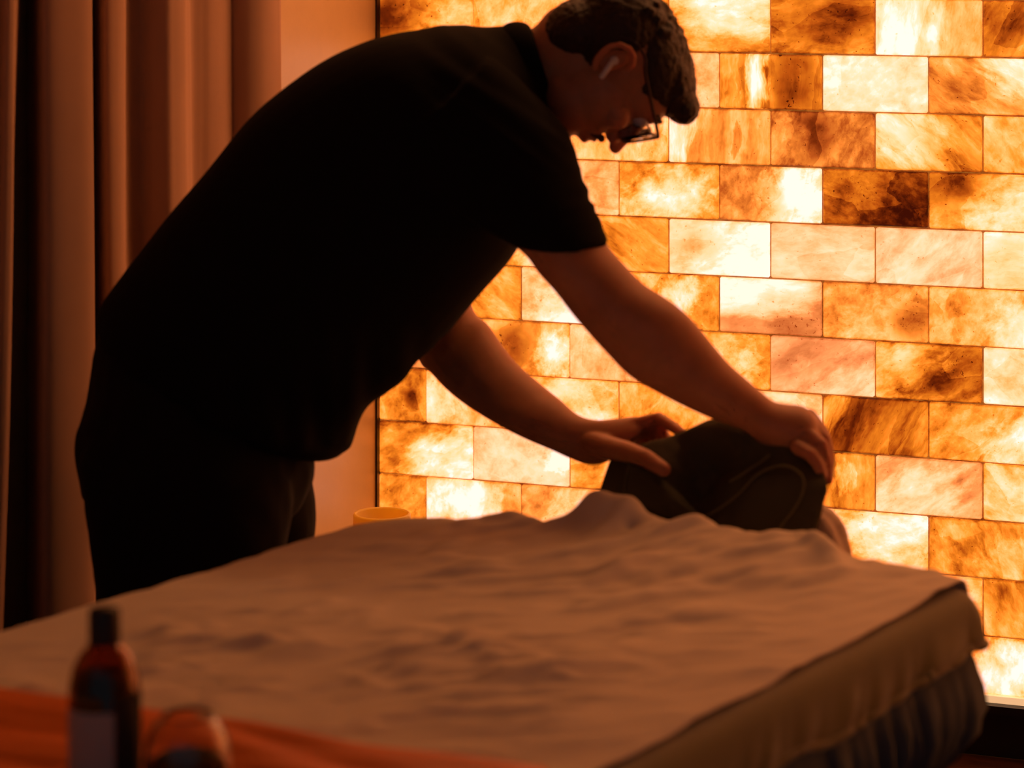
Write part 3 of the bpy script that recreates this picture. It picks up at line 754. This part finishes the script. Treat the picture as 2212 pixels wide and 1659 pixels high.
# ------------------------------------------------------------------ the man
def skin_and_clothes():
    feet = P(420, 900, 3.66); feet.z = 0
    # ---- head frame (cm): forward, up, towards the camera
    o = P(1318, 133, 3.63)
    F = Vector((.232, .10, -.966)).normalized(); U = Vector((.926, .05, .420)); U = (U - F * U.dot(F)).normalized(); S = F.cross(U)
    if S.y > 0: S = -S
    HM = Matrix((F, U, S)).transposed()
    def h(f, u, s=0): return o + (F * f + U * u + S * s) * .01
    def hb(mb, c, r): mb.ball(h(*c), tuple(x * .01 for x in r), HM, 28, 18)
    b = MB()
    hb(b, (-.8, 2.6, 0), (9.2, 7.0, 7.3)); hb(b, (3.4, -1.6, 0), (5.9, 8.0, 6.1)); hb(b, (3.6, 3.2, 0), (6.0, 5.2, 6.4)); hb(b, (3.6, -6.0, 0), (5.0, 4.4, 5.3)); hb(b, (7.0, -8.8, 0), (2.1, 2.0, 2.5))
    hb(b, (8.3, 3.3, 0), (1.2, 1.0, 4.6)); hb(b, (7.4, -4.8, 0), (2.2, 2.6, 3.2)); hb(b, (9.3, -4.6, 0), (.85, .5, 2.2)); hb(b, (9.1, -5.9, 0), (.85, .6, 1.9))
    for s in (-1, 1):
        hb(b, (6.3, -1.2, 4.0 * s), (2.3, 2.0, 2.0)); hb(b, (10.0, -2.1, 1.15 * s), (1.0, .85, .8))
    b.limb([h(8.6, 3.0), h(9.9, .6), h(11.1, -1.6)], [.009, .0095, .0105]); hb(b, (11.5, -2.0, 0), (1.0, .9, 1.0))
    # ears: bowl, rim, lobe
    for s in (-1, 1):
        e = 7.3 * s
        hb(b, (-1.3, -.3, e + .2 * s), (1.4, 2.2, .7))
        rim = [(.9, 2.0), (.5, 3.0), (-.6, 3.5), (-1.8, 3.1), (-2.6, 1.8), (-2.7, .2), (-2.2, -1.4), (-1.3, -2.6), (-.4, -3.1)]
        b.limb([h(f - .7, u * .80 - .5, e + (1.5 + .3 * math.sin(i * .5)) * s) for i, (f, u) in enumerate(rim)], [.0036, .0044, .005, .005, .0048, .0045, .0045, .005, .005], 10)
    # neck
    b.rings(smooth_rings([pix_ring((1080, 75), (1170, 300), 3.68, .062), pix_ring((1148, 62), (1205, 240), 3.665, .060), pix_ring((1190, 20), (1255, 235), 3.65, .060), pix_ring((1250, 0), (1300, 220), 3.64, .058)], 12))
    # trunk under the shirt and legs under the trousers
    tr = [((290,960),(560,985),3.68,.10), ((300,760),(600,900),3.68,.12), ((390,580),(730,800),3.67,.13), ((480,390),(900,690),3.67,.15), ((620,240),(1030,540),3.66,.16), ((800,130),(1120,420),3.66,.17), ((960,85),(1170,340),3.67,.15), ((1090,75),(1180,280),3.68,.07)]
    b.rings(smooth_rings([pix_ring(A, B, Y, d) for A, B, Y, d in tr], 26))
    for legs in ([((290,960),(540,980),3.61,.06), ((270,1150),(520,1160),3.60,.06), ((255,1400),(480,1400),3.57,.06), ((270,1650),(450,1640),3.57,.055), ((310,2080),(410,2080),3.57,.036)],
                 [((330,960),(580,985),3.76,.06), ((370,1140),(600,1140),3.79,.065), ((390,1360),(600,1360),3.82,.06), ((410,1600),(570,1600),3.82,.055), ((440,2000),(530,2000),3.82,.036)]):
        b.rings(smooth_rings([pix_ring(A, B, Y, d) for A, B, Y, d in legs], 16))
    # near (right) arm
    ra = [((1180,250),(930,390),3.50,.055), ((1262,425),(1040,480),3.455,.052), ((1312,528),(1128,545),3.43,.050), ((1349,572),(1163,590),3.42,.048), ((1389,613),(1200,631),3.412,.046), ((1433,641),(1235,677),3.405,.045), ((1466,664),(1270,718),3.40,.044),
          ((1500,696),(1310,762),3.40,.044), ((1540,745),(1360,812),3.40,.043), ((1576,787),(1425,850),3.40,.041), ((1618,824),(1492,884),3.40,.037), ((1650,851),(1552,910),3.40,.032), ((1672,868),(1602,928),3.40,.029), ((1700,874),(1640,955),3.40,.033), ((1735,878),(1676,976),3.40,.037), ((1758,895),(1716,986),3.395,.036), ((1768,922),(1742,985),3.39,.028)]
    b.rings(smooth_rings([pix_ring(A, B, Y, d) for A, B, Y, d in ra], 60))
    for pts, rd in (([(1722,966,3.358),(1752,983,3.340),(1768,1006,3.333),(1776,1030,3.334)], [.0098,.0088,.0080,.0068]),
                    ([(1742,935,3.372),(1774,962,3.352),(1785,1000,3.345),(1786,1036,3.35)], [.0105,.0095,.0086,.0074]),
                    ([(1752,912,3.40),(1780,950,3.38),(1790,995,3.372),(1788,1036,3.375)], [.0105,.0098,.0088,.0075]),
                    ([(1748,900,3.425),(1776,935,3.41),(1786,980,3.40),(1787,1018,3.40)], [.0105,.0096,.0086,.0074]),
                    ([(1680,925,3.43),(1722,948,3.452),(1752,975,3.462),(1770,1000,3.46)], [.013,.0115,.0105,.0085])):
        b.limb([P(*q) for q in pts], rd)
    # far (left) arm
    la = [((1080,330),(900,420),3.86,.055), ((1010,560),(880,640),3.87,.052), ((1022,668),(903,772),3.84,.050), ((1054,701),(930,804),3.81,.048), ((1088,750),(966,842),3.78,.046), ((1121,790),(1012,878),3.75,.044), ((1180,840),(1072,915),3.70,.042), ((1214,867),(1132,946),3.67,.037), ((1243,893),(1188,970),3.645,.031), ((1270,905),(1232,990),3.63,.028),
          ((1300,908),(1270,1003),3.615,.030), ((1340,904),(1308,998),3.605,.032), ((1372,901),(1345,972),3.60,.032), ((1392,905),(1375,950),3.60,.028)]
    b.rings(smooth_rings([pix_ring(A, B, Y, d) for A, B, Y, d in la], 50))
    for pts, rd in (([(1262,950,3.625),(1305,965,3.57),(1352,976,3.505),(1396,991,3.455),(1434,1015,3.428)], [.0150,.0160,.0142,.0122,.0098]),
                    ([(1372,920,3.592),(1424,905,3.575),(1450,920,3.545),(1474,936,3.515)], [.0115,.0092,.0080,.0068]),
                    ([(1370,932,3.608),(1416,925,3.60),(1434,938,3.575),(1442,950,3.555)], [.0110,.0092,.0082,.0070]),
                    ([(1365,942,3.625),(1402,938,3.62),(1420,950,3.60),(1428,962,3.585)], [.0105,.0088,.0080,.0068]),
                    ([(1355,950,3.638),(1385,952,3.635),(1400,962,3.62),(1406,972,3.605)], [.0095,.0080,.0072,.0062])):
        b.limb([P(*q) for q in pts], rd)
    body = remesh(b, .0028, 4, .5)
    man = from_mesh('person', body, M['skin'], loc=feet)
    tag(man, 'man in black polo shirt bending over the massage table towards the dark towel', 'person')

    # ---- shirt
    sb = MB()
    sh = [((206,708),(690,990),3.68,.165), ((210,690),(742,978),3.68,.172), ((226,648),(777,905),3.68,.178), ((330,510),(842,838),3.67,.180), ((430,387),(955,730),3.67,.185), ((540,254),(1040,634),3.66,.19), ((660,156),(1104,560),3.66,.20), ((790,89),(1150,480),3.66,.21), ((900,64),(1195,395),3.665,.20), ((1000,53),(1212,330),3.67,.17), ((1080,55),(1205,275),3.675,.11), ((1128,56),(1196,235),3.675,.075)]
    sb.rings(smooth_rings([pix_ring(A, B, Y, d, 40) for A, B, Y, d in sh], 60))
    sl = [((1060,120),(800,360),3.54,.09), ((1212,258),(920,410),3.51,.088), ((1250,345),(985,455),3.485,.078), ((1284,445),(1060,505),3.455,.068), ((1306,496),(1105,530),3.44,.062), ((1321,529),(1126,542),3.43,.058)]
    sb.rings(smooth_rings([pix_ring(A, B, Y, d, 36) for A, B, Y, d in sl], 30))
    s2 = [((1080,160),(850,380),3.80,.08), ((1080,330),(870,440),3.86,.075), ((1030,470),(860,560),3.87,.066), ((1005,560),(865,640),3.87,.060)]
    sb.rings(smooth_rings([pix_ring(A, B, Y, d, 36) for A, B, Y, d in s2], 20))
    sm = remesh(sb, .006, 5, .5)
    def folds(p):
        px = CX + p.x / p.y * FPX; py = YH + (EYE - p.z) / p.y * FPX
        # creases from neck to the near shoulder, rumples on the sleeve, drape at the front hem
        f = 0
        q = (px - 1000) * .6 + (py - 120) * -.8
        f += .006 * mnoise.noise(Vector((px * .004, q * .035, 1))) * sstep(850, 1000, px) * (1 - sstep(300, 420, py))
        f += .0055 * mnoise.noise(Vector((px * .006, py * .05, 5))) * sstep(1180, 1250, px) * sstep(330, 400, py) * (1 - sstep(500, 525, py))
        f += .012 * mnoise.noise(Vector((px * .018, py * .004, 9))) * sstep(640, 860, py) * (1 - sstep(960, 985, py))
        return f + .0025 * mnoise.noise(p * 9)
    displace(sm, folds)
    from_mesh('polo_shirt', sm, M['shirt'], man)
    cl = MB()
    cl.rings(smooth_rings([pix_ring((1076,62),(1186,290),3.672,.088,36), pix_ring((1100,48),(1196,262),3.668,.080,36), pix_ring((1130,47),(1202,234),3.665,.072,36), pix_ring((1146,57),(1199,224),3.664,.066,36)], 10))
    cm = remesh(cl, .004, 3); from_mesh('collar', cm, M['shirt'], man)
    # ---- trousers
    tb = MB()
    tb.rings(smooth_rings([pix_ring((222,700),(660,930),3.68,.15), pix_ring((205,745),(672,960),3.68,.16), pix_ring((192,860),(675,985),3.68,.17), pix_ring((173,925),(676,1010),3.68,.178), pix_ring((173,985),(670,1050),3.68,.175), pix_ring((182,1070),(640,1110),3.68,.15)], 24))
    tb.rings(smooth_rings([pix_ring(A, B, Y, d) for A, B, Y, d in (((176,985),(640,1030),3.60,.10), ((190,1130),(628,1150),3.585,.10), ((203,1260),(590,1290),3.58,.092), ((225,1480),(530,1480),3.575,.08), ((250,1750),(495,1750),3.57,.072), ((270,2090),(470,2090),3.57,.062))], 24))
    tb.rings(smooth_rings([pix_ring(A, B, Y, d) for A, B, Y, d in (((260,990),(672,1025),3.77,.10), ((300,1060),(680,1075),3.79,.10), ((330,1130),(684,1138),3.80,.098), ((350,1300),(660,1300),3.81,.088), ((375,1600),(610,1600),3.82,.074), ((400,1990),(575,1990),3.82,.062))], 24))
    tm = remesh(tb, .006, 4)
    displace(tm, lambda p: .006 * mnoise.noise(Vector((p.x * 16, p.y * 10, p.z * 5))) + .003 * mnoise.noise(p * 26))
    from_mesh('trousers', tm, M['trousers'], man)
    for (A, Y) in (((325, 2150), 3.57), ((455, 2060), 3.82)):
        c = P(A[0] + 40, A[1], Y); c.z = .0
        k = MB(); k.ball(c + Vector((.04, -.01, .045)), (.135, .048, .045)); k.ball(c + Vector((-.03, 0, .07)), (.055, .045, .06)); k.box(c + Vector((.035, -.01, .012)), (.12, .042, .0115))
        from_mesh('shoe', remesh(k, .005, 4), M['shoe'], man)
    # ---- hair: short sides, curly top falling forward over the brow
    hr = MB()
    hb(hr, (-3.2, 2.2, 0), (7.4, 7.2, 7.5)); hb(hr, (.6, 5.2, 0), (8.0, 5.2, 7.3)); hb(hr, (4.2, 7.2, 0), (5.6, 3.6, 5.8)); hb(hr, (8.2, 8.1, .3), (2.6, 2.3, 4.6)); hb(hr, (9.3, 7.4, .2), (1.2, 1.3, 3.0))
    hb(hr, (3.6, 5.2, 0), (4.6, 2.8, 6.8)); hb(hr, (3.2, 4.4, 0), (4.4, 4.4, 6.95)); hb(hr, (1.7, 4.8, 0), (4.0, 3.4, 7.3)); hb(hr, (-5.5, -3.0, 0), (4.0, 4.6, 5.8))
    rc_ = random.Random(11)
    for i in range(420):                            # curls
        f = rc_.uniform(-6.5, 9.5); s = rc_.uniform(-5.6, 5.6) * (1 if f < 6 else .62)
        top = 10.3 - .028 * (f - 2) ** 2 - .07 * s * s if f < 7 else 9.7 - .55 * (f - 7) - .06 * s * s
        r = rc_.uniform(.45, .85); hb_c = h(f, top + rc_.uniform(-.5, .15), s)
        hr.ball(hb_c, (r * .01, r * .011, r * .01), None, 10, 6)
    hm = remesh(hr, .0026, 1)
    displace(hm, lambda p: .0016 * mnoise.noise(p * 130) + .0012 * mnoise.noise(p * 260))
    from_mesh('hair', hm, M['hair'], man)
    mo = MB()
    for s in (-1, 1):
        mo.limb([h(9.9, -3.55, .2 * s), h(9.4, -3.9, 1.4 * s), h(8.5, -4.9, 2.5 * s)], [.0052, .0048, .003], 10)
    mm = remesh(mo, .0016, 2); displace(mm, lambda p: .0012 * mnoise.noise(p * 300)); from_mesh('moustache', mm, M['stubble'], man)
    br = MB()
    for s in (-1, 1): br.limb([h(9.35, 3.9, 1.2 * s), h(9.2, 4.5, 2.8 * s), h(8.0, 4.2, 4.5 * s)], [.003, .0032, .002], 8)
    from_mesh('eyebrows', remesh(br, .0012, 1), M['hair'], man)
    for s in (-1, 1):
        e = MB(); e.ball(h(8.05, 1.9, 3.1 * s), (.0115, .0115, .0115), HM, 20, 14); eo = e.build('eye', M['eye'], man)
        q = MB(); q.ball(h(9.0, 1.6, 3.1 * s), (.0030, .0050, .0050), HM, 16, 10); q.build('iris', M['iris'], eo)
    # ---- eyeglasses
    gl = empty('eyeglasses', h(10.8, 2.0))
    def rect(s, k=1.0):
        pts = []
        for i in range(48):
            a = 2 * math.pi * i / 48; ct, st = math.cos(a), math.sin(a); e = .45
            pts.append((2.35 * k * math.copysign(abs(ct) ** e, ct), 2.75 * k * math.copysign(abs(st) ** e, st)))
        return [h(10.7 + .10 * y0 - .05 * abs(x0 + 3.3), 1.2 + y0, s * (3.25 + x0)) for y0, x0 in pts]
    fr = MB()
    for s in (-1, 1):
        out, inn = rect(s, 1.0), rect(s, .86); fw = F * .0018
        n = len(out); v = [p + fw for p in out] + [p - fw for p in out] + [p - fw for p in inn] + [p + fw for p in inn]
        f = []
        for i in range(n):
            j = (i + 1) % n
            for k in range(4): f.append((k * n + i, k * n + j, ((k + 1) % 4) * n + j, ((k + 1) % 4) * n + i))
        fr.add(v, f)
        lm = MB(); r0 = rect(s, .87); lm.rings([[p + F * .0006 for p in r0], [p - F * .0006 for p in r0]]); lm.build('lens', M['lens'], gl)
    fr.tube([h(10.9, 2.2, -.8), h(11.2, 2.5, 0), h(10.9, 2.2, .8)], .0018, 8)
    fr.build('frame_front', M['frame'], gl)
    for s in (-1, 1):
        pts = [h(10.5, 3.2, 6.1 * s), h(9.8, 3.35, 6.9 * s), h(5, 3.4, 7.45 * s), h(1.4, 3.5, 7.75 * s), (h(-.8, 3.9, 7.75 * s)), h(-3.0, 3.0, 7.7 * s), h(-4.0, 1.2, 7.5 * s)]
        MB().tube([crom(pts, i / 30) for i in range(31)], [.0026 - .0008 * i / 30 for i in range(31)], 8).build('temple', M['frame'], gl)
    tag(gl, 'dark framed eyeglasses worn by the man', 'eyeglasses')
    # ---- wireless earbud in the near ear
    eb = empty('earbud', h(-.6, -1.2, 8.4))
    MB().ball(h(-1.3, -.2, 8.1), (.0060, .0060, .005), HM).build('bud', M['bud'], eb)
    MB().limb([h(-1.25, -.6, 8.75), h(.25, -2.3, 8.7)], [.0038, .0038], 16).build('stem', M['bud'], eb)
    tag(eb, 'white wireless earbud in the man\'s ear', 'earbud')
    return man
skin_and_clothes()

# ------------------------------------------------------------------ candle on a low stand in the corner
cp = G(825, 1112, .47); cp = P(825, 1108, 4.62); cz = cp.z
st = empty('side_table', (cp.x, cp.y, 0)); hz = cz - .095
MB().lathe((cp.x, cp.y, hz - .02), [(.0, 0), (.16, 0), (.165, .004), (.165, .016), (.16, .02), (0.0, .02)], 48).build('table_top', M['dark_trim'], st)
for k in range(3):
    a = 2 * math.pi * k / 3 + .4
    MB().tube([(cp.x + .12 * math.cos(a), cp.y + .12 * math.sin(a), hz - .02), (cp.x + .14 * math.cos(a), cp.y + .14 * math.sin(a), 0)], [.014, .010], 12).build('leg', M['dark_trim'], st)
tag(st, 'low dark round side table in the corner under the yellow candle', 'side table')
cd = empty('candle', (cp.x, cp.y, hz))
MB().lathe((cp.x, cp.y, hz), [(.0, 0), (.047, 0), (.0495, .003), (.0495, .092), (.048, .095), (.0455, .095), (.044, .092), (.043, .076), (.034, .070), (.0, .068)], 56).build('wax', M['wax'], cd)
MB().tube([(cp.x, cp.y, hz + .066), (cp.x + .001, cp.y, hz + .078)], .0012).build('wick', M['wick'], cd)
tag(cd, 'wide yellow pillar candle with hollowed top, behind the table beside the salt wall', 'candle')

# ------------------------------------------------------------------ foreground: orange cloth, bottle and jar
CZ = .738
ep = [(-160,1462),(0,1487),(150,1509),(300,1525),(500,1554),(640,1580),(800,1608),(950,1627),(1100,1646),(1185,1657)]
ev = [G(px, py, CZ) for px, py in ep]
def orange(u, w):
    e = crom(ev, u); dist = w * .42
    und = .004 * math.sin(9 * u + 2) 
    p = e + Vector((-.10 * w, -dist, 0))
    h = -.017 * (1 - sstep(0, .05, dist)) ** 2
    h += .0075 * mnoise.noise(Vector((u * 2.2, dist * 22 + .8 * math.sin(u * 5), 3))) * sstep(.0, .06, dist) + .003 * mnoise.noise(Vector((u * 5, dist * 45, 6)))
    flat = 0
    for c in BASES:
        d = (Vector((p.x, p.y)) - c).length; flat = max(flat, 1 - sstep(.035, .065, d))
    return Vector((p.x, p.y, CZ + h * (1 - flat)))
BY = 2.27
bx = (226 - CX) / FPX * BY; jx = (405 - CX) / FPX * 2.25
BASES = [Vector((bx, BY)), Vector((jx, 2.25))]
v, f = grid(160, 110, orange)
oc = mk('bed_runner', v, f, M['orange'], loc=G(500, 1650, CZ - .01))
s = oc.modifiers.new('cloth', 'SOLIDIFY'); s.thickness = .012; s.offset = -1
tag(oc, 'orange satin runner with a wavy edge across the near end of the sheet', 'runner')

bz = CZ; k = BY / FPX
def zpx(py): return EYE - (py - YH) * k
bt = empty('oil_bottle', (bx, BY, bz))
r = 77.5 * k
prof = [(0, bz), (r * .9, bz), (r * .99, bz + .004), (r, bz + .010), (r, zpx(1490)), (r * .97, zpx(1468)), (r * .88, zpx(1440)), (r * .70, zpx(1412)), (r * .48, zpx(1393)), (r * .38, zpx(1386)), (r * .38, zpx(1372))]
ip = [(max(a - .0022, 0), z) for a, z in prof[1:]]
ip[0] = (r * .86, bz + .004)
prof_full = prof + [(r * .32, zpx(1372))] + list(reversed([(max(a - .0024, 0), max(z, bz + .004)) for a, z in prof[2:-1]])) + [(0, bz + .004)]
MB().lathe((bx, BY, 0), prof_full, 56, cap=False).build('glass', M['amber'], bt)
MB().lathe((bx, BY, 0), [(0, bz + .005), (r - .0040, bz + .006), (r - .0034, bz + .012), (r - .0034, zpx(1490)), (r * .84, zpx(1458)), (0, zpx(1458))], 48, cap=False).build('oil', M['oil'], bt)
cr = 33.5 * k; cp_ = MB(); rings = []
for rr, z in ((0, zpx(1388)), (cr * .98, zpx(1388)), (cr, zpx(1384)), (cr, zpx(1321)), (cr * .94, zpx(1315)), (0, zpx(1314))):
    rings.append([Vector((bx + rr * (1 + (.025 if i % 2 else 0)) * math.cos(2 * math.pi * i / 72), BY + rr * (1 + (.025 if i % 2 else 0)) * math.sin(2 * math.pi * i / 72), z)) for i in range(72)])
cp_.rings(rings, cap=False).build('cap', M['cap'], bt)
MB().lathe((bx, BY, 0), [(r + .0004, bz + .012), (r + .0004, zpx(1520))], 30, a0=R(-185), a1=R(-66)).build('label', M['label'], bt)
MB().lathe((bx, BY, 0), [(r + .0004, bz + .012), (r + .0004, zpx(1492))], 30, a0=R(-62), a1=R(20)).build('dark_label', M['label2'], bt)['label'] = 'dark paper label on the right side'
tag(bt, 'amber glass bottle with black cap and grey label in the near left corner', 'bottle')

JY = 2.25; kj = JY / FPX; jr = 95 * kj
def zj(py): return EYE - (py - YH) * kj
jr_prof = [(0, bz), (jr * .92, bz), (jr, bz + .006), (jr, zj(1640)), (jr * .97, zj(1612)), (jr * .88, zj(1584)), (jr * .72, zj(1560)), (jr * .60, zj(1550)), (jr * .58, zj(1543)), (jr * .54, zj(1543))]
jr_prof += [(a - .003, z) for a, z in reversed(jr_prof[3:8])] + [(jr - .003, bz + .008), (jr * .88, bz + .004), (0, bz + .004)]
jar = empty('glass_jar', (jx, JY, bz))
MB().lathe((jx, JY, 0), jr_prof, 56, cap=False).build('glass', M['clear'], jar)
MB().lathe((jx, JY, 0), [(0, bz + .005), (jr * .86, bz + .005), (jr - .0042, bz + .010), (jr - .0042, zj(1655)), (jr * .8, zj(1638)), (jr * .45, zj(1626)), (0, zj(1622))], 48, cap=False).build('contents', M['cream'], jar)
tag(jar, 'squat clear glass jar with grey contents beside the amber bottle', 'jar')
